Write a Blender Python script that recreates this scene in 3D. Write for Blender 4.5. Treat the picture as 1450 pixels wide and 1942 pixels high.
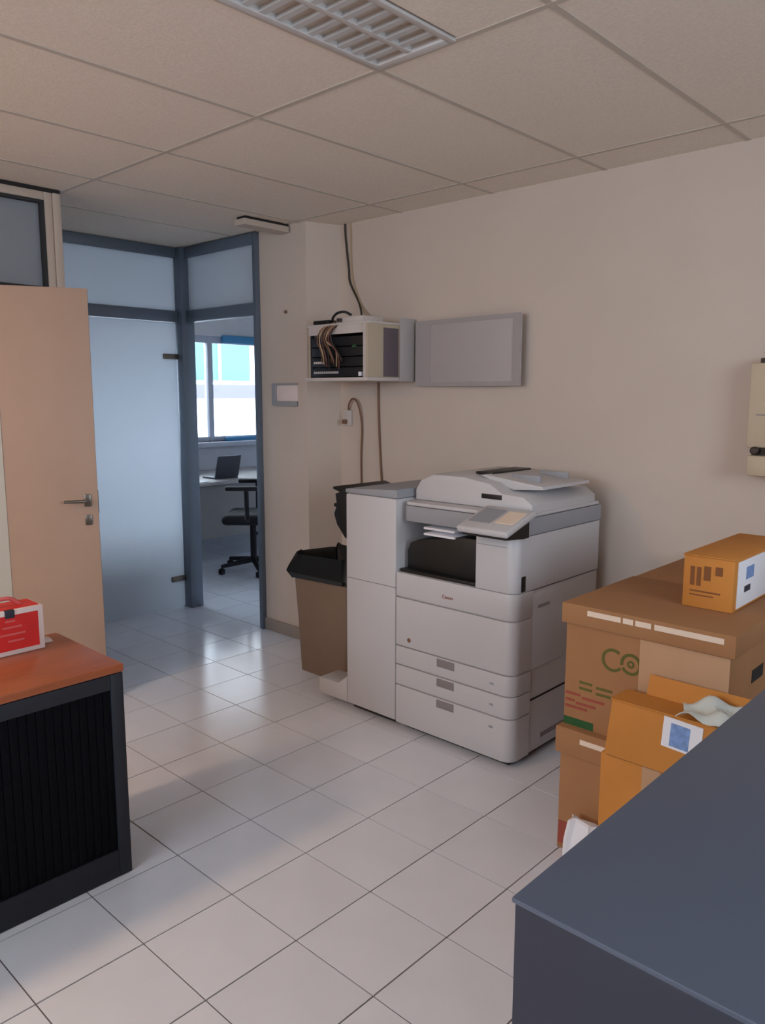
import bpy, bmesh, math, random
from mathutils import Vector, Matrix

random.seed(7)
for o in list(bpy.data.objects):
    bpy.data.objects.remove(o, do_unlink=True)
SC = bpy.context.scene
COL = SC.collection

# ------------------------------------------------------------------ camera
FPX, YAW, PITCH, ROLL, CAMZ = 1479.5, 0.7513, -0.1494, 0.0020, 1.518
cam_d = bpy.data.cameras.new('camera')
cam = bpy.data.objects.new('camera', cam_d)
COL.objects.link(cam)
r = Vector((math.cos(YAW), math.sin(YAW), 0))
f = Vector((-math.sin(YAW) * math.cos(PITCH), math.cos(YAW) * math.cos(PITCH), math.sin(PITCH)))
u = r.cross(f)
r2 = math.cos(ROLL) * r + math.sin(ROLL) * u
u2 = -math.sin(ROLL) * r + math.cos(ROLL) * u
M = Matrix((r2, u2, -f)).transposed().to_4x4()
M.translation = (0, 0, CAMZ)
cam.matrix_world = M
cam_d.sensor_fit = 'VERTICAL'
cam_d.sensor_height = 36.0
cam_d.lens = FPX / 1942 * 36.0
cam_d.clip_start = 0.02
SC.camera = cam

# ------------------------------------------------------------------ world, light, exposure
world = bpy.data.worlds.new('overcast_sky')
SC.world = world
world.use_nodes = True
bg = world.node_tree.nodes['Background']
bg.inputs['Color'].default_value = (0.80, 0.91, 1.06, 1)
bg.inputs['Strength'].default_value = 13.5
SC.view_settings.view_transform = 'Standard'
SC.view_settings.look = 'None'
SC.view_settings.gamma = 1.0
SC.view_settings.use_curve_mapping = False
SC.view_settings.exposure = -0.09
SC.cycles.use_denoising = True
SC.cycles.max_bounces = 10
SC.cycles.diffuse_bounces = 6
SC.cycles.transparent_max_bounces = 16
SC.cycles.sample_clamp_indirect = 6.0


def portal(name, loc, rot, sx, sy):
    # guides sampling of the sky through a real window opening; gives off no light of its own
    d = bpy.data.lights.new(name, 'AREA')
    d.shape = 'RECTANGLE'
    d.size, d.size_y = sx, sy
    d.cycles.is_portal = True
    o = bpy.data.objects.new(name, d)
    o.location = loc
    o.rotation_euler = rot
    COL.objects.link(o)


XB, YF = 2.2, -2.4            # the two outside walls behind the camera
XW, YE = -7.0, 6.6            # office window wall and office end wall
WB = (0.4, 2.0, 1.20, 2.42)   # window in wall_back: y0 y1 z0 z1
WF = (-2.4, 0.1, 1.40, 2.42)  # window in wall_front: x0 x1 z0 z1
WO = (1.55, 6.1, 1.02, 2.12)  # office window: y0 y1 z0 z1
P2 = math.pi / 2
portal('portal_back', (XB + .05, (WB[0] + WB[1]) / 2, (WB[2] + WB[3]) / 2), (0, P2, 0), WB[3] - WB[2], WB[1] - WB[0])
portal('portal_front', ((WF[0] + WF[1]) / 2, YF - .05, (WF[2] + WF[3]) / 2), (P2, 0, 0), WF[1] - WF[0], WF[3] - WF[2])
portal('portal_office', (XW - .1, (WO[0] + WO[1]) / 2, (WO[2] + WO[3]) / 2), (0, -P2, 0), WO[3] - WO[2], WO[1] - WO[0])


# ------------------------------------------------------------------ materials
MATS = {}


def S(c):   # sRGB 0-255 -> linear
    out = []
    for v in c:
        v /= 255.0
        out.append(v / 12.92 if v <= 0.04045 else ((v + 0.055) / 1.055) ** 2.4)
    return (out[0], out[1], out[2], 1)


def mat(name, rgb, rough=0.6, metal=0.0, spec=0.5, noise=0.0, nscale=8.0, bump=0.0, bscale=60.0, rnd=0.0,
        stretch=(1, 1, 1), trans=0.0):
    m = bpy.data.materials.new(name)
    m.use_nodes = True
    nt = m.node_tree
    b = nt.nodes['Principled BSDF']
    b.inputs['Roughness'].default_value = rough
    b.inputs['Metallic'].default_value = metal
    b.inputs['Specular IOR Level'].default_value = spec
    base = S(rgb)
    b.inputs['Base Color'].default_value = base
    tc = nt.nodes.new('ShaderNodeTexCoord')
    mp = nt.nodes.new('ShaderNodeMapping')
    mp.inputs['Scale'].default_value = stretch
    nt.links.new(tc.outputs['Object'], mp.inputs['Vector'])
    col = None
    if noise > 0:
        n = nt.nodes.new('ShaderNodeTexNoise')
        n.inputs['Scale'].default_value = nscale
        n.inputs['Detail'].default_value = 4
        nt.links.new(mp.outputs['Vector'], n.inputs['Vector'])
        mr = nt.nodes.new('ShaderNodeMapRange')
        mr.inputs['From Min'].default_value = 0.3
        mr.inputs['From Max'].default_value = 0.7
        mr.inputs['To Min'].default_value = 1 - noise
        mr.inputs['To Max'].default_value = 1 + noise
        nt.links.new(n.outputs['Fac'], mr.inputs['Value'])
        mx = nt.nodes.new('ShaderNodeVectorMath')
        mx.operation = 'SCALE'
        mx.inputs[0].default_value = base[:3]
        nt.links.new(mr.outputs['Result'], mx.inputs['Scale'])
        col = mx.outputs['Vector']
    if rnd > 0:
        oi = nt.nodes.new('ShaderNodeObjectInfo')
        mr2 = nt.nodes.new('ShaderNodeMapRange')
        mr2.inputs['To Min'].default_value = 1 - rnd
        mr2.inputs['To Max'].default_value = 1 + rnd
        nt.links.new(oi.outputs['Random'], mr2.inputs['Value'])
        mx2 = nt.nodes.new('ShaderNodeVectorMath')
        mx2.operation = 'SCALE'
        if col is None:
            mx2.inputs[0].default_value = base[:3]
        else:
            nt.links.new(col, mx2.inputs[0])
        nt.links.new(mr2.outputs['Result'], mx2.inputs['Scale'])
        col = mx2.outputs['Vector']
    if col is not None:
        nt.links.new(col, b.inputs['Base Color'])
    if bump > 0:
        n2 = nt.nodes.new('ShaderNodeTexNoise')
        n2.inputs['Scale'].default_value = bscale
        n2.inputs['Detail'].default_value = 3
        nt.links.new(mp.outputs['Vector'], n2.inputs['Vector'])
        bp = nt.nodes.new('ShaderNodeBump')
        bp.inputs['Strength'].default_value = bump
        bp.inputs['Distance'].default_value = 0.002
        nt.links.new(n2.outputs['Fac'], bp.inputs['Height'])
        nt.links.new(bp.outputs['Normal'], b.inputs['Normal'])
    MATS[name] = m
    return m


def glass_mat(name, tint, gloss=0.08):
    m = bpy.data.materials.new(name)
    m.use_nodes = True
    nt = m.node_tree
    nt.nodes.remove(nt.nodes['Principled BSDF'])
    out = nt.nodes['Material Output']
    t = nt.nodes.new('ShaderNodeBsdfTransparent')
    t.inputs['Color'].default_value = (*tint, 1)
    g = nt.nodes.new('ShaderNodeBsdfGlossy')
    g.inputs['Roughness'].default_value = 0.03
    fr = nt.nodes.new('ShaderNodeFresnel')
    fr.inputs['IOR'].default_value = 1.45
    mx = nt.nodes.new('ShaderNodeMixShader')
    nt.links.new(fr.outputs['Fac'], mx.inputs['Fac'])
    nt.links.new(t.outputs['BSDF'], mx.inputs[1])
    nt.links.new(g.outputs['BSDF'], mx.inputs[2])
    nt.links.new(mx.outputs['Shader'], out.inputs['Surface'])
    MATS[name] = m
    return m


def frosted_mat(name, tint, trans=0.7):
    m = bpy.data.materials.new(name)
    m.use_nodes = True
    nt = m.node_tree
    nt.nodes.remove(nt.nodes['Principled BSDF'])
    out = nt.nodes['Material Output']
    t = nt.nodes.new('ShaderNodeBsdfTranslucent')
    t.inputs['Color'].default_value = (*tint, 1)
    d = nt.nodes.new('ShaderNodeBsdfDiffuse')
    d.inputs['Color'].default_value = (*tint, 1)
    g = nt.nodes.new('ShaderNodeBsdfGlossy')
    g.inputs['Roughness'].default_value = 0.25
    mx = nt.nodes.new('ShaderNodeMixShader')
    mx.inputs['Fac'].default_value = trans
    nt.links.new(d.outputs['BSDF'], mx.inputs[1])
    nt.links.new(t.outputs['BSDF'], mx.inputs[2])
    fr = nt.nodes.new('ShaderNodeFresnel')
    fr.inputs['IOR'].default_value = 1.35
    mx2 = nt.nodes.new('ShaderNodeMixShader')
    nt.links.new(fr.outputs['Fac'], mx2.inputs['Fac'])
    nt.links.new(mx.outputs['Shader'], mx2.inputs[1])
    nt.links.new(g.outputs['BSDF'], mx2.inputs[2])
    nt.links.new(mx2.outputs['Shader'], out.inputs['Surface'])
    MATS[name] = m
    return m


mat('wall_paint', (202, 186, 173), 0.75, spec=0.25, noise=0.02, nscale=3, bump=0.12, bscale=220)
mat('tile_floor', (226, 228, 236), 0.20, spec=0.5, noise=0.03, nscale=5, rnd=0.025)
mat('tile_corridor', (216, 222, 234), 0.16, spec=0.5, noise=0.03, nscale=5, rnd=0.025)
mat('grout', (112, 104, 102), 0.9, noise=0.08, nscale=20)
mat('ceiling_panel', (228, 217, 204), 0.95, spec=0.1, noise=0.05, nscale=90, bump=0.35, bscale=160, rnd=0.012)
mat('ceiling_bar', (190, 180, 168), 0.6)
mat('plinth_tile', (150, 138, 130), 0.4, noise=0.05)
mat('aluminium', (104, 114, 128), 0.42, metal=0.35, noise=0.03)
mat('frame_beige', (192, 176, 162), 0.5, noise=0.02)
mat('gasket', (40, 40, 42), 0.7)
mat('door_face', (178, 148, 128), 0.5, noise=0.03, nscale=4)
mat('door_pale', (196, 190, 178), 0.5, noise=0.02)
mat('steel', (120, 112, 104), 0.35, metal=0.8, noise=0.03)
mat('copier_white', (192, 189, 190), 0.42, noise=0.012, nscale=3)
mat('copier_grey', (150, 151, 156), 0.5, noise=0.02)
mat('copier_recess', (132, 124, 124), 0.55, noise=0.02)
mat('black_plastic', (18, 18, 18), 0.45, noise=0.1)
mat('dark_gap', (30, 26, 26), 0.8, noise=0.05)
mat('bin_brown', (128, 106, 88), 0.5, noise=0.03)
mat('bin_bag', (16, 17, 18), 0.35, noise=0.15, nscale=14, bump=0.6, bscale=30)
mat('carton', (160, 116, 80), 0.8, spec=0.2, noise=0.05, nscale=6, bump=0.1, bscale=90)
mat('carton_pale', (186, 148, 116), 0.8, spec=0.2, noise=0.04, nscale=6)
mat('carton_orange', (196, 130, 62), 0.75, spec=0.25, noise=0.05, nscale=6)
mat('carton_print', (128, 78, 40), 0.8, noise=0.05)
mat('print_white', (226, 206, 186), 0.8, noise=0.04)
mat('print_red', (150, 70, 56), 0.8, noise=0.1)
mat('print_green', (36, 84, 40), 0.8, noise=0.1)
mat('print_olive', (92, 92, 36), 0.8, noise=0.1)
mat('print_blue', (120, 150, 200), 0.7, noise=0.2, nscale=60)
mat('print_dark', (44, 46, 60), 0.7, noise=0.1)
mat('paper', (232, 232, 238), 0.7, noise=0.02)
mat('plastic_wrap', (206, 212, 208), 0.22, noise=0.06, nscale=20, bump=0.5, bscale=25)
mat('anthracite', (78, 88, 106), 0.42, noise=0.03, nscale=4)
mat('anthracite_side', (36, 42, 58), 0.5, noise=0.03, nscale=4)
mat('cabinet_dark', (32, 36, 46), 0.6, noise=0.04)
mat('tambour', (9, 9, 15), 0.9, spec=0.15, noise=0.06)
mat('wood_top', (168, 92, 56), 0.38, noise=0.10, nscale=3, stretch=(14, 1.5, 14))
mat('red_card', (206, 34, 28), 0.5, noise=0.08, nscale=12)
mat('red_pale', (212, 96, 92), 0.5, noise=0.06)
mat('card_white', (226, 208, 202), 0.6, noise=0.03)
mat('rack_shell', (184, 168, 146), 0.5, noise=0.03)
mat('rack_light', (198, 188, 182), 0.5, noise=0.02)
mat('rack_grey', (176, 168, 166), 0.35, noise=0.02)
mat('rack_edge', (164, 156, 155), 0.4, noise=0.02)
mat('rack_shade', (96, 86, 92), 0.4, noise=0.03)
mat('rack_black', (16, 18, 24), 0.45, noise=0.08)
mat('cable_dark', (58, 48, 40), 0.6, noise=0.05)
mat('cable_brown', (120, 84, 62), 0.6, noise=0.05)
mat('cable_red', (112, 66, 58), 0.6, noise=0.05)
mat('cable_pale', (176, 150, 118), 0.6, noise=0.05)
mat('lamp_metal', (205, 202, 200), 0.35, metal=0.1, noise=0.02)
mat('lamp_blade', (200, 200, 200), 0.3, metal=0.2, noise=0.02)
mat('lamp_tube', (226, 224, 220), 0.4, noise=0.01)
glow = mat('lamp_glow', (255, 230, 200), 0.4)
glow.node_tree.nodes['Principled BSDF'].inputs['Emission Color'].default_value = (1, .7, .42, 1)
glow.node_tree.nodes['Principled BSDF'].inputs['Emission Strength'].default_value = 6.0
mat('device_beige', (196, 178, 152), 0.5, noise=0.02)
mat('blue_rail', (74, 150, 200), 0.5, noise=0.03)
mat('window_white', (196, 202, 218), 0.4, noise=0.02)
mat('office_wall', (222, 224, 230), 0.8, noise=0.02)
mat('desk_top', (190, 188, 188), 0.4, noise=0.02)
mat('desk_panel', (150, 148, 148), 0.5, noise=0.02)
mat('chair_black', (16, 17, 24), 0.75, noise=0.1)
mat('laptop_grey', (70, 72, 82), 0.4, metal=0.3, noise=0.03)
mat('facade_white', (236, 234, 232), 0.8, noise=0.03)
mat('facade_grey', (92, 90, 104), 0.8, noise=0.03)
mat('facade_glass', (62, 104, 108), 0.5, noise=0.15, nscale=1.2)
mat('asphalt', (120, 120, 122), 0.9, noise=0.06)
glass_mat('clear_glass', (0.96, 0.98, 0.98))
frosted_mat('grey_glass', (0.74, 0.78, 0.82), 0.8)
frosted_mat('frosted_glass', (0.88, 0.92, 0.97), 0.80)

# ------------------------------------------------------------------ builders
WM = {}   # world matrices of things and parts


def wm(o):
    return WM.get(o.name, Matrix.Identity(4)) if o else Matrix.Identity(4)


def props(o, label=None, cat=None, group=None, kind=None):
    if label: o['label'] = label
    if cat: o['category'] = cat
    if group: o['group'] = group
    if kind: o['kind'] = kind
    return o


def thing(name, label, cat, loc=(0, 0, 0), rotz=0.0, group=None):
    o = bpy.data.objects.new(name, None)
    o.empty_display_size = 0.1
    COL.objects.link(o)
    o.location = loc
    o.rotation_euler = (0, 0, rotz)
    WM[o.name] = Matrix.Translation(loc) @ Matrix.Rotation(rotz, 4, 'Z')
    return props(o, label, cat, group)


class MB:
    """collects shapes in world (or local) coordinates and links them as ONE mesh object"""

    def __init__(self):
        self.bm = bmesh.new()

    def box(self, x0, x1, y0, y1, z0, z1, bev=0.0, seg=2, mtx=None):
        tmp = bmesh.new()
        bmesh.ops.create_cube(tmp, size=1)
        for v in tmp.verts:
            v.co = Vector(((x0 + x1) / 2 + v.co.x * (x1 - x0), (y0 + y1) / 2 + v.co.y * (y1 - y0),
                           (z0 + z1) / 2 + v.co.z * (z1 - z0)))
        if bev > 0:
            bmesh.ops.bevel(tmp, geom=list(tmp.edges), offset=bev, segments=seg, profile=0.5, affect='EDGES')
        return self._merge(tmp, mtx)

    def _merge(self, tmp, mtx=None):
        if mtx is not None:
            tmp.transform(mtx)
        me = bpy.data.meshes.new('tmp')
        tmp.to_mesh(me)
        tmp.free()
        self.bm.from_mesh(me)
        bpy.data.meshes.remove(me)
        return self

    def prism(self, poly, a0, a1, axis='z', bev=0.0, mtx=None):
        """poly: 2D outline; axis z -> (x,y), axis y -> (x,z), axis x -> (y,z)"""
        def P(p, a):
            if axis == 'z': return (p[0], p[1], a)
            if axis == 'y': return (p[0], a, p[1])
            return (a, p[0], p[1])
        tmp = bmesh.new()
        lo = [tmp.verts.new(P(p, a0)) for p in poly]
        hi = [tmp.verts.new(P(p, a1)) for p in poly]
        n = len(poly)
        tmp.faces.new(lo[::-1])
        tmp.faces.new(hi)
        for i in range(n):
            tmp.faces.new((lo[i], lo[(i + 1) % n], hi[(i + 1) % n], hi[i]))
        bmesh.ops.recalc_face_normals(tmp, faces=tmp.faces)
        if bev > 0:
            es = [e for e in tmp.edges if (e.verts[0] in lo) == (e.verts[1] in lo)]
            bmesh.ops.bevel(tmp, geom=es, offset=bev, segments=2, profile=0.5, affect='EDGES')
        return self._merge(tmp, mtx)

    def tube(self, pts, rad, seg=8, closed=False, mtx=None):
        pts = [Vector(p) for p in pts]
        n = len(pts)
        rads = rad if isinstance(rad, (list, tuple)) else [rad] * n
        tmp = bmesh.new()
        rings = []
        up = Vector((0.13, 0.27, 0.95))
        for i, p in enumerate(pts):
            if closed:
                d = pts[(i + 1) % n] - pts[i - 1]
            else:
                d = pts[min(i + 1, n - 1)] - pts[max(i - 1, 0)]
            d.normalize()
            a = d.cross(up)
            if a.length < 0.05:
                a = d.cross(Vector((1, 0, 0)))
            a.normalize()
            b = d.cross(a)
            rings.append([tmp.verts.new(p + rads[i] * (math.cos(t) * a + math.sin(t) * b))
                          for t in [2 * math.pi * k / seg for k in range(seg)]])
        rng = range(n) if closed else range(n - 1)
        for i in rng:
            A, B = rings[i], rings[(i + 1) % n]
            for k in range(seg):
                tmp.faces.new((A[k], A[(k + 1) % seg], B[(k + 1) % seg], B[k]))
        if not closed:
            tmp.faces.new(rings[0][::-1])
            tmp.faces.new(rings[-1])
        bmesh.ops.recalc_face_normals(tmp, faces=tmp.faces)
        return self._merge(tmp, mtx)

    def lathe(self, prof, cx, cy, seg=24, mtx=None):
        tmp = bmesh.new()
        rings = [[tmp.verts.new((cx + rr * math.cos(2 * math.pi * k / seg), cy + rr * math.sin(2 * math.pi * k / seg), z))
                  for k in range(seg)] for rr, z in prof]
        for A, B in zip(rings, rings[1:]):
            for k in range(seg):
                tmp.faces.new((A[k], A[(k + 1) % seg], B[(k + 1) % seg], B[k]))
        tmp.faces.new(rings[0][::-1])
        tmp.faces.new(rings[-1])
        bmesh.ops.recalc_face_normals(tmp, faces=tmp.faces)
        return self._merge(tmp, mtx)

    def grid(self, fn, nu, nv, thick=0.0):
        """surface fn(u,v) -> point, optionally thickened downwards along z"""
        tmp = bmesh.new()
        V = [[tmp.verts.new(fn(i / nu, j / nv)) for j in range(nv + 1)] for i in range(nu + 1)]
        for i in range(nu):
            for j in range(nv):
                tmp.faces.new((V[i][j], V[i + 1][j], V[i + 1][j + 1], V[i][j + 1]))
        if thick > 0:
            bmesh.ops.recalc_face_normals(tmp, faces=tmp.faces)
            bmesh.ops.solidify(tmp, geom=list(tmp.faces), thickness=thick)
        return self._merge(tmp)

    def build(self, name, m, parent=None, smooth=False, local=False):
        me = bpy.data.meshes.new(name)
        if parent is not None and not local:
            self.bm.transform(wm(parent).inverted())
        self.bm.to_mesh(me)
        self.bm.free()
        me.materials.append(MATS[m])
        if smooth:
            me.polygons.foreach_set('use_smooth', [True] * len(me.polygons))
            try:
                me.set_sharp_from_angle(angle=math.radians(38))
            except Exception:
                pass
        o = bpy.data.objects.new(name, me)
        COL.objects.link(o)
        if parent is not None:
            o.parent = parent
        WM[o.name] = wm(parent).copy()
        return o


def bx(name, m, parent, x0, x1, y0, y1, z0, z1, bev=0.0, smooth=None, local=False):
    return MB().box(x0, x1, y0, y1, z0, z1, bev).build(name, m, parent, bev > 0 if smooth is None else smooth, local)


def struct(o):
    o['kind'] = 'structure'
    return o


def spline(pts, n=10):
    """Catmull-Rom through points"""
    P = [Vector(p) for p in pts]
    P = [2 * P[0] - P[1]] + P + [2 * P[-1] - P[-2]]
    out = []
    for i in range(1, len(P) - 2):
        for k in range(n):
            t = k / n
            a, b, c, d = P[i - 1], P[i], P[i + 1], P[i + 2]
            out.append(0.5 * ((2 * b) + (c - a) * t + (2 * a - 5 * b + 4 * c - d) * t * t + (3 * b - a - 3 * c + d) * t ** 3))
    out.append(P[-2])
    return out


def wall_with_hole(axis, a, thick, s0, s1, z0, z1, hole):
    """wall slab: axis 'x' = plane x=a spanning y s0..s1; hole=(h0,h1,hz0,hz1)"""
    b = MB()
    h0, h1, g0, g1 = hole
    for (p0, p1, q0, q1) in ((s0, h0, z0, z1), (h1, s1, z0, z1), (h0, h1, z0, g0), (h0, h1, g1, z1)):
        if axis == 'x':
            b.box(min(a, a + thick), max(a, a + thick), p0, p1, q0, q1)
        else:
            b.box(p0, p1, min(a, a + thick), max(a, a + thick), q0, q1)
    return b


def project(x, y, z):
    q = Vector((x, y, z)) - Vector((0, 0, CAMZ))
    d = q.dot(f)
    if d < 0.05: return None
    return 725 + FPX * q.dot(r2) / d, 971 - FPX * q.dot(u2) / d


CH = 2.497      # ceiling height
YR = 3.31       # right wall plane
# ------------------------------------------------------------------ floor and its tiles
floor = struct(bx('floor', 'grout', None, XW, XB, YF, YE, -0.12, -0.0035))
T, GX, GY = 0.30, -1.2337, 1.2904
JOINT = 0.0045


def tile_mesh(name, m):
    b = MB().box(-T / 2 + JOINT / 2, T / 2 - JOINT / 2, -T / 2 + JOINT / 2, T / 2 - JOINT / 2, -0.010, 0.0)
    o = b.build(name, m, None)
    me = o.data
    bpy.data.objects.remove(o)
    return me


tm_a, tm_b = tile_mesh('tile_a', 'tile_floor'), tile_mesh('tile_b', 'tile_corridor')
cells, rest = [], []
i0, i1 = math.ceil((XW - GX) / T), math.floor((XB - GX) / T)
j0, j1 = math.ceil((YF - GY) / T), math.floor((YE - GY) / T)
for i in range(i0, i1):
    for j in range(j0, j1):
        cx, cy = GX + (i + .5) * T, GY + (j + .5) * T
        if cx > XB - .1 or (cy > YR + .02 and cx > -3.45): continue
        corr = cx < -3.63
        pv = [project(cx + dx, cy + dy, 0) for dx in (-.15, .15) for dy in (-.15, .15)]
        vis = any(p and -20 < p[0] < 1470 and -20 < p[1] < 1962 for p in pv)
        if corr and (cy < 1.7 or cx < -6.0): vis = False
        (cells if vis else rest).append((math.hypot(cx, cy), cx, cy, corr))
cells.sort()
rest += cells[296:]
for d, cx, cy, corr in cells[:296]:
    o = bpy.data.objects.new('tile', tm_b if corr else tm_a)
    o.location = (cx, cy, random.uniform(-0.0006, 0))
    o.rotation_euler = (random.uniform(-.0012, .0012), random.uniform(-.0012, .0012), 0)
    o.parent = floor
    COL.objects.link(o)
for m_, flag in (('tile_floor', False), ('tile_corridor', True)):
    b = MB()
    n_ = 0
    for d, cx, cy, corr in rest:
        if corr == flag:
            b.box(cx - T / 2 + JOINT / 2, cx + T / 2 - JOINT / 2, cy - T / 2 + JOINT / 2, cy + T / 2 - JOINT / 2, -0.01, 0)
            n_ += 1
    if n_:
        o = b.build('tile_field', m_, floor)
        o['kind'] = 'stuff'

# ------------------------------------------------------------------ ceiling, grid bars, panels
ceiling = struct(bx('ceiling', 'ceiling_bar', None, XW, XB, YF, YE, CH + 0.012, CH + 0.15))
CX0, CY0 = -1.7529, 1.8566
xs = [CX0 + .6 * k for k in range(-9, 8)]
xs = [x for x in xs if XW + .05 < x < XB - .05]
xs = [XW] + sorted(xs) + [XB]
ys = [y for y in (CY0 + 1.2 * k for k in range(-4, 5)) if YF + .05 < y < YE - .05]
ys = [YF] + sorted(ys) + [YE]
LX0, LX1, LY0, LY1 = CX0 + .004, CX0 + .30, CY0 - 1.2, CY0 - .004   # the recessed lamp
L2X = CX0 - 1.2
L2 = (L2X + .004, L2X + .30, CY0 - 3.6, CY0 - 2.404)                 # the lit lamp behind the camera
for a, b_ in zip(xs, xs[1:]):
    for c, d in zip(ys, ys[1:]):
        x0, x1 = a + .006, b_ - .006
        if abs(a - CX0) < .01 and abs(d - CY0) < .01:
            x0 = LX1 + .01
        if abs(a - L2X) < .01 and abs(d - (CY0 - 2.4)) < .01:
            x0 = L2[1] + .01
        bx('ceiling_panel', 'ceiling_panel', ceiling, x0, x1, c + .006, d - .006, CH, CH + .015)
for x in xs[1:-1]:
    bx('ceiling_bar', 'ceiling_bar', ceiling, x - .010, x + .010, YF, YE, CH - .002, CH + .012)
for y in ys[1:-1]:
    bx('ceiling_bar', 'ceiling_bar', ceiling, XW, XB, y - .010, y + .010, CH - .0025, CH + .0115)

# ------------------------------------------------------------------ walls
struct(bx('wall_right', 'wall_paint', None, -3.436, XB, YR, YR + .15, 0, CH + .01))
struct(MB().prism([(-3.93, 3.10), (-3.503, 3.10), (-3.436, YR), (-3.436, YR + .15), (-3.93, YR + .15)], 0, CH + .01, 'z').build('wall_end', 'wall_paint', None))
struct(bx('wall_office_side', 'office_wall', None, -3.62, -3.47, YR + .15, YE, 0, CH + .01))
struct(wall_with_hole('x', XB, .15, YF, YR + .15, 0, CH + .01, WB).build('wall_back', 'wall_paint', None))
struct(wall_with_hole('y', YF, -.15, XW, XB + .15, 0, CH + .01, WF).build('wall_front', 'wall_paint', None))
struct(wall_with_hole('x', XW, -.15, YF, YE, 0, CH + .01, WO).build('wall_far', 'office_wall', None))
struct(bx('wall_office_end', 'office_wall', None, XW, -3.47, YE, YE + .15, 0, CH + .01))
struct(bx('wall_office_divider', 'office_wall', None, XW, -4.83, 1.05, 1.15, 0, CH + .01))
struct(bx('wall_corridor', 'office_wall', None, -4.83, -4.77, YF, 1.98, 0, CH + .01))
# plinths
struct(MB().box(-3.935, -3.492, 3.088, 3.10, 0, .075, .002).build('baseboard_end', 'plinth_tile', None))
struct(MB().prism([(-3.503, 3.099), (-3.491, 3.096), (-3.425, YR - .012), (-3.436, YR - .001)], 0, .075, 'z').build('baseboard_side', 'plinth_tile', None))
struct(MB().box(-3.424, XB, YR - .012, YR, 0, .075, .002).build('baseboard_right', 'plinth_tile', None))
# ceiling-hung boxing beside the wall end
struct(MB().box(-3.72, -3.63, 2.765, 3.085, 2.450, 2.483, .003).build('trim_1', 'frame_beige', None))
bx('shadow_gap', 'dark_gap', bpy.data.objects['trim_1'], -3.71, -3.635, 2.775, 3.085, 2.4832, 2.4965)


# ------------------------------------------------------------------ unseen windows behind the camera
def side_window(name, axis, a, hole, n):
    h0, h1, z0, z1 = hole
    w = struct(MB().box(*((a, a + .06, h0, h1) if axis == 'x' else (h0, h1, a - .06, a)), z0 - .03, z0, 0).build(name, 'window_white', None))
    k = (h1 - h0) / n
    for i in range(n + 1):
        p = h0 + i * k
        p0, p1 = max(h0, p - .03), min(h1, p + .03)
        bx('window_frame', 'window_white', w, *((a, a + .06, p0, p1) if axis == 'x' else (p0, p1, a - .06, a)), z0, z1)
        if i < n:
            q0, q1 = p + .03, p + k - .03
            bx('pane', 'clear_glass', w, *((a + .02, a + .026, q0, q1) if axis == 'x' else (q0, q1, a - .026, a - .02)), z0 + .03, z1 - .03)
    for zz in ((z0, z0 + .03), (z1 - .03, z1)):
        bx('window_rail', 'window_white', w, *((a, a + .06, h0, h1) if axis == 'x' else (h0, h1, a - .06, a)), *zz)


side_window('window_2', 'x', XB, WB, 3)
side_window('window_3', 'y', YF, WF, 4)

# ------------------------------------------------------------------ left partition with door and transom light
struct(bx('wall_left', 'wall_paint', None, -3.96, -3.87, YF, 0.96, 0, CH + .01))
part = struct(bx('trim_2', 'frame_beige', None, -3.935, -3.870, 1.757, 1.797, 0, 2.478, .003))
bx('post', 'frame_beige', part, -3.930, -3.862, 1.799, 1.837, 0, 2.478, .003)
bx('post', 'frame_beige', part, -3.935, -3.870, 0.96, 1.00, 0, 2.478, .003)
bx('top_rail', 'frame_beige', part, -3.935, -3.870, 1.00, 1.757, 2.438, 2.478, .003)
bx('transom_rail', 'frame_beige', part, -3.935, -3.870, 1.00, 1.757, 1.985, 2.022, .003)
bx('shadow_gap', 'dark_gap', part, -3.93, -3.868, .96, 1.837, 2.478, 2.4955)
w1 = struct(bx('window_1', 'grey_glass', None, -3.906, -3.900, 1.008, 1.749, 2.022, 2.43))
g = MB()
g.box(-3.915, -3.868, 1.741, 1.757, 2.022, 2.438)
g.box(-3.915, -3.868, 1.00, 1.741, 2.424, 2.438)
g.box(-3.915, -3.868, 1.00, 1.741, 2.022, 2.034)
g.box(-3.915, -3.868, 1.00, 1.012, 2.034, 2.424)
g.build('gasket', 'gasket', w1)
# open door leaf, hinged on the far-left post and swung into the room
dl = thing('door_1', None, None, (-3.552, 1.792, 0), math.atan2(-.888, -.46))
dl['kind'] = 'structure'
bx('leaf', 'door_face', dl, 0, .80, -.02, .02, .008, 2.0, .003, local=True)
bx('hinge_stile', 'door_pale', dl, .40, .80, .02, .0235, .012, 1.996, .001, local=True)
lk = bx('lock_plate', 'steel', dl, -.0025, .002, -.010, .010, .95, 1.06, .001, local=True)
hd = bx('handle_rose', 'steel', dl, .03, .062, .02, .026, .985, 1.045, .003, local=True)
bx('key_rose', 'steel', dl, .03, .062, .02, .026, .895, .945, .003, local=True)
MB().tube([(.046, .024, 1.015), (.046, .058, 1.015), (.06, .064, 1.015), (.15, .064, 1.015)], .008, 8).build('handle', 'steel', dl, True, local=True)
for zz in (.25, 1.0, 1.75):
    MB().tube([(.805, 0.012, zz - .04), (.805, .012, zz + .04)], .008, 8).build('hinge', 'steel', dl, True, local=True)

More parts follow.
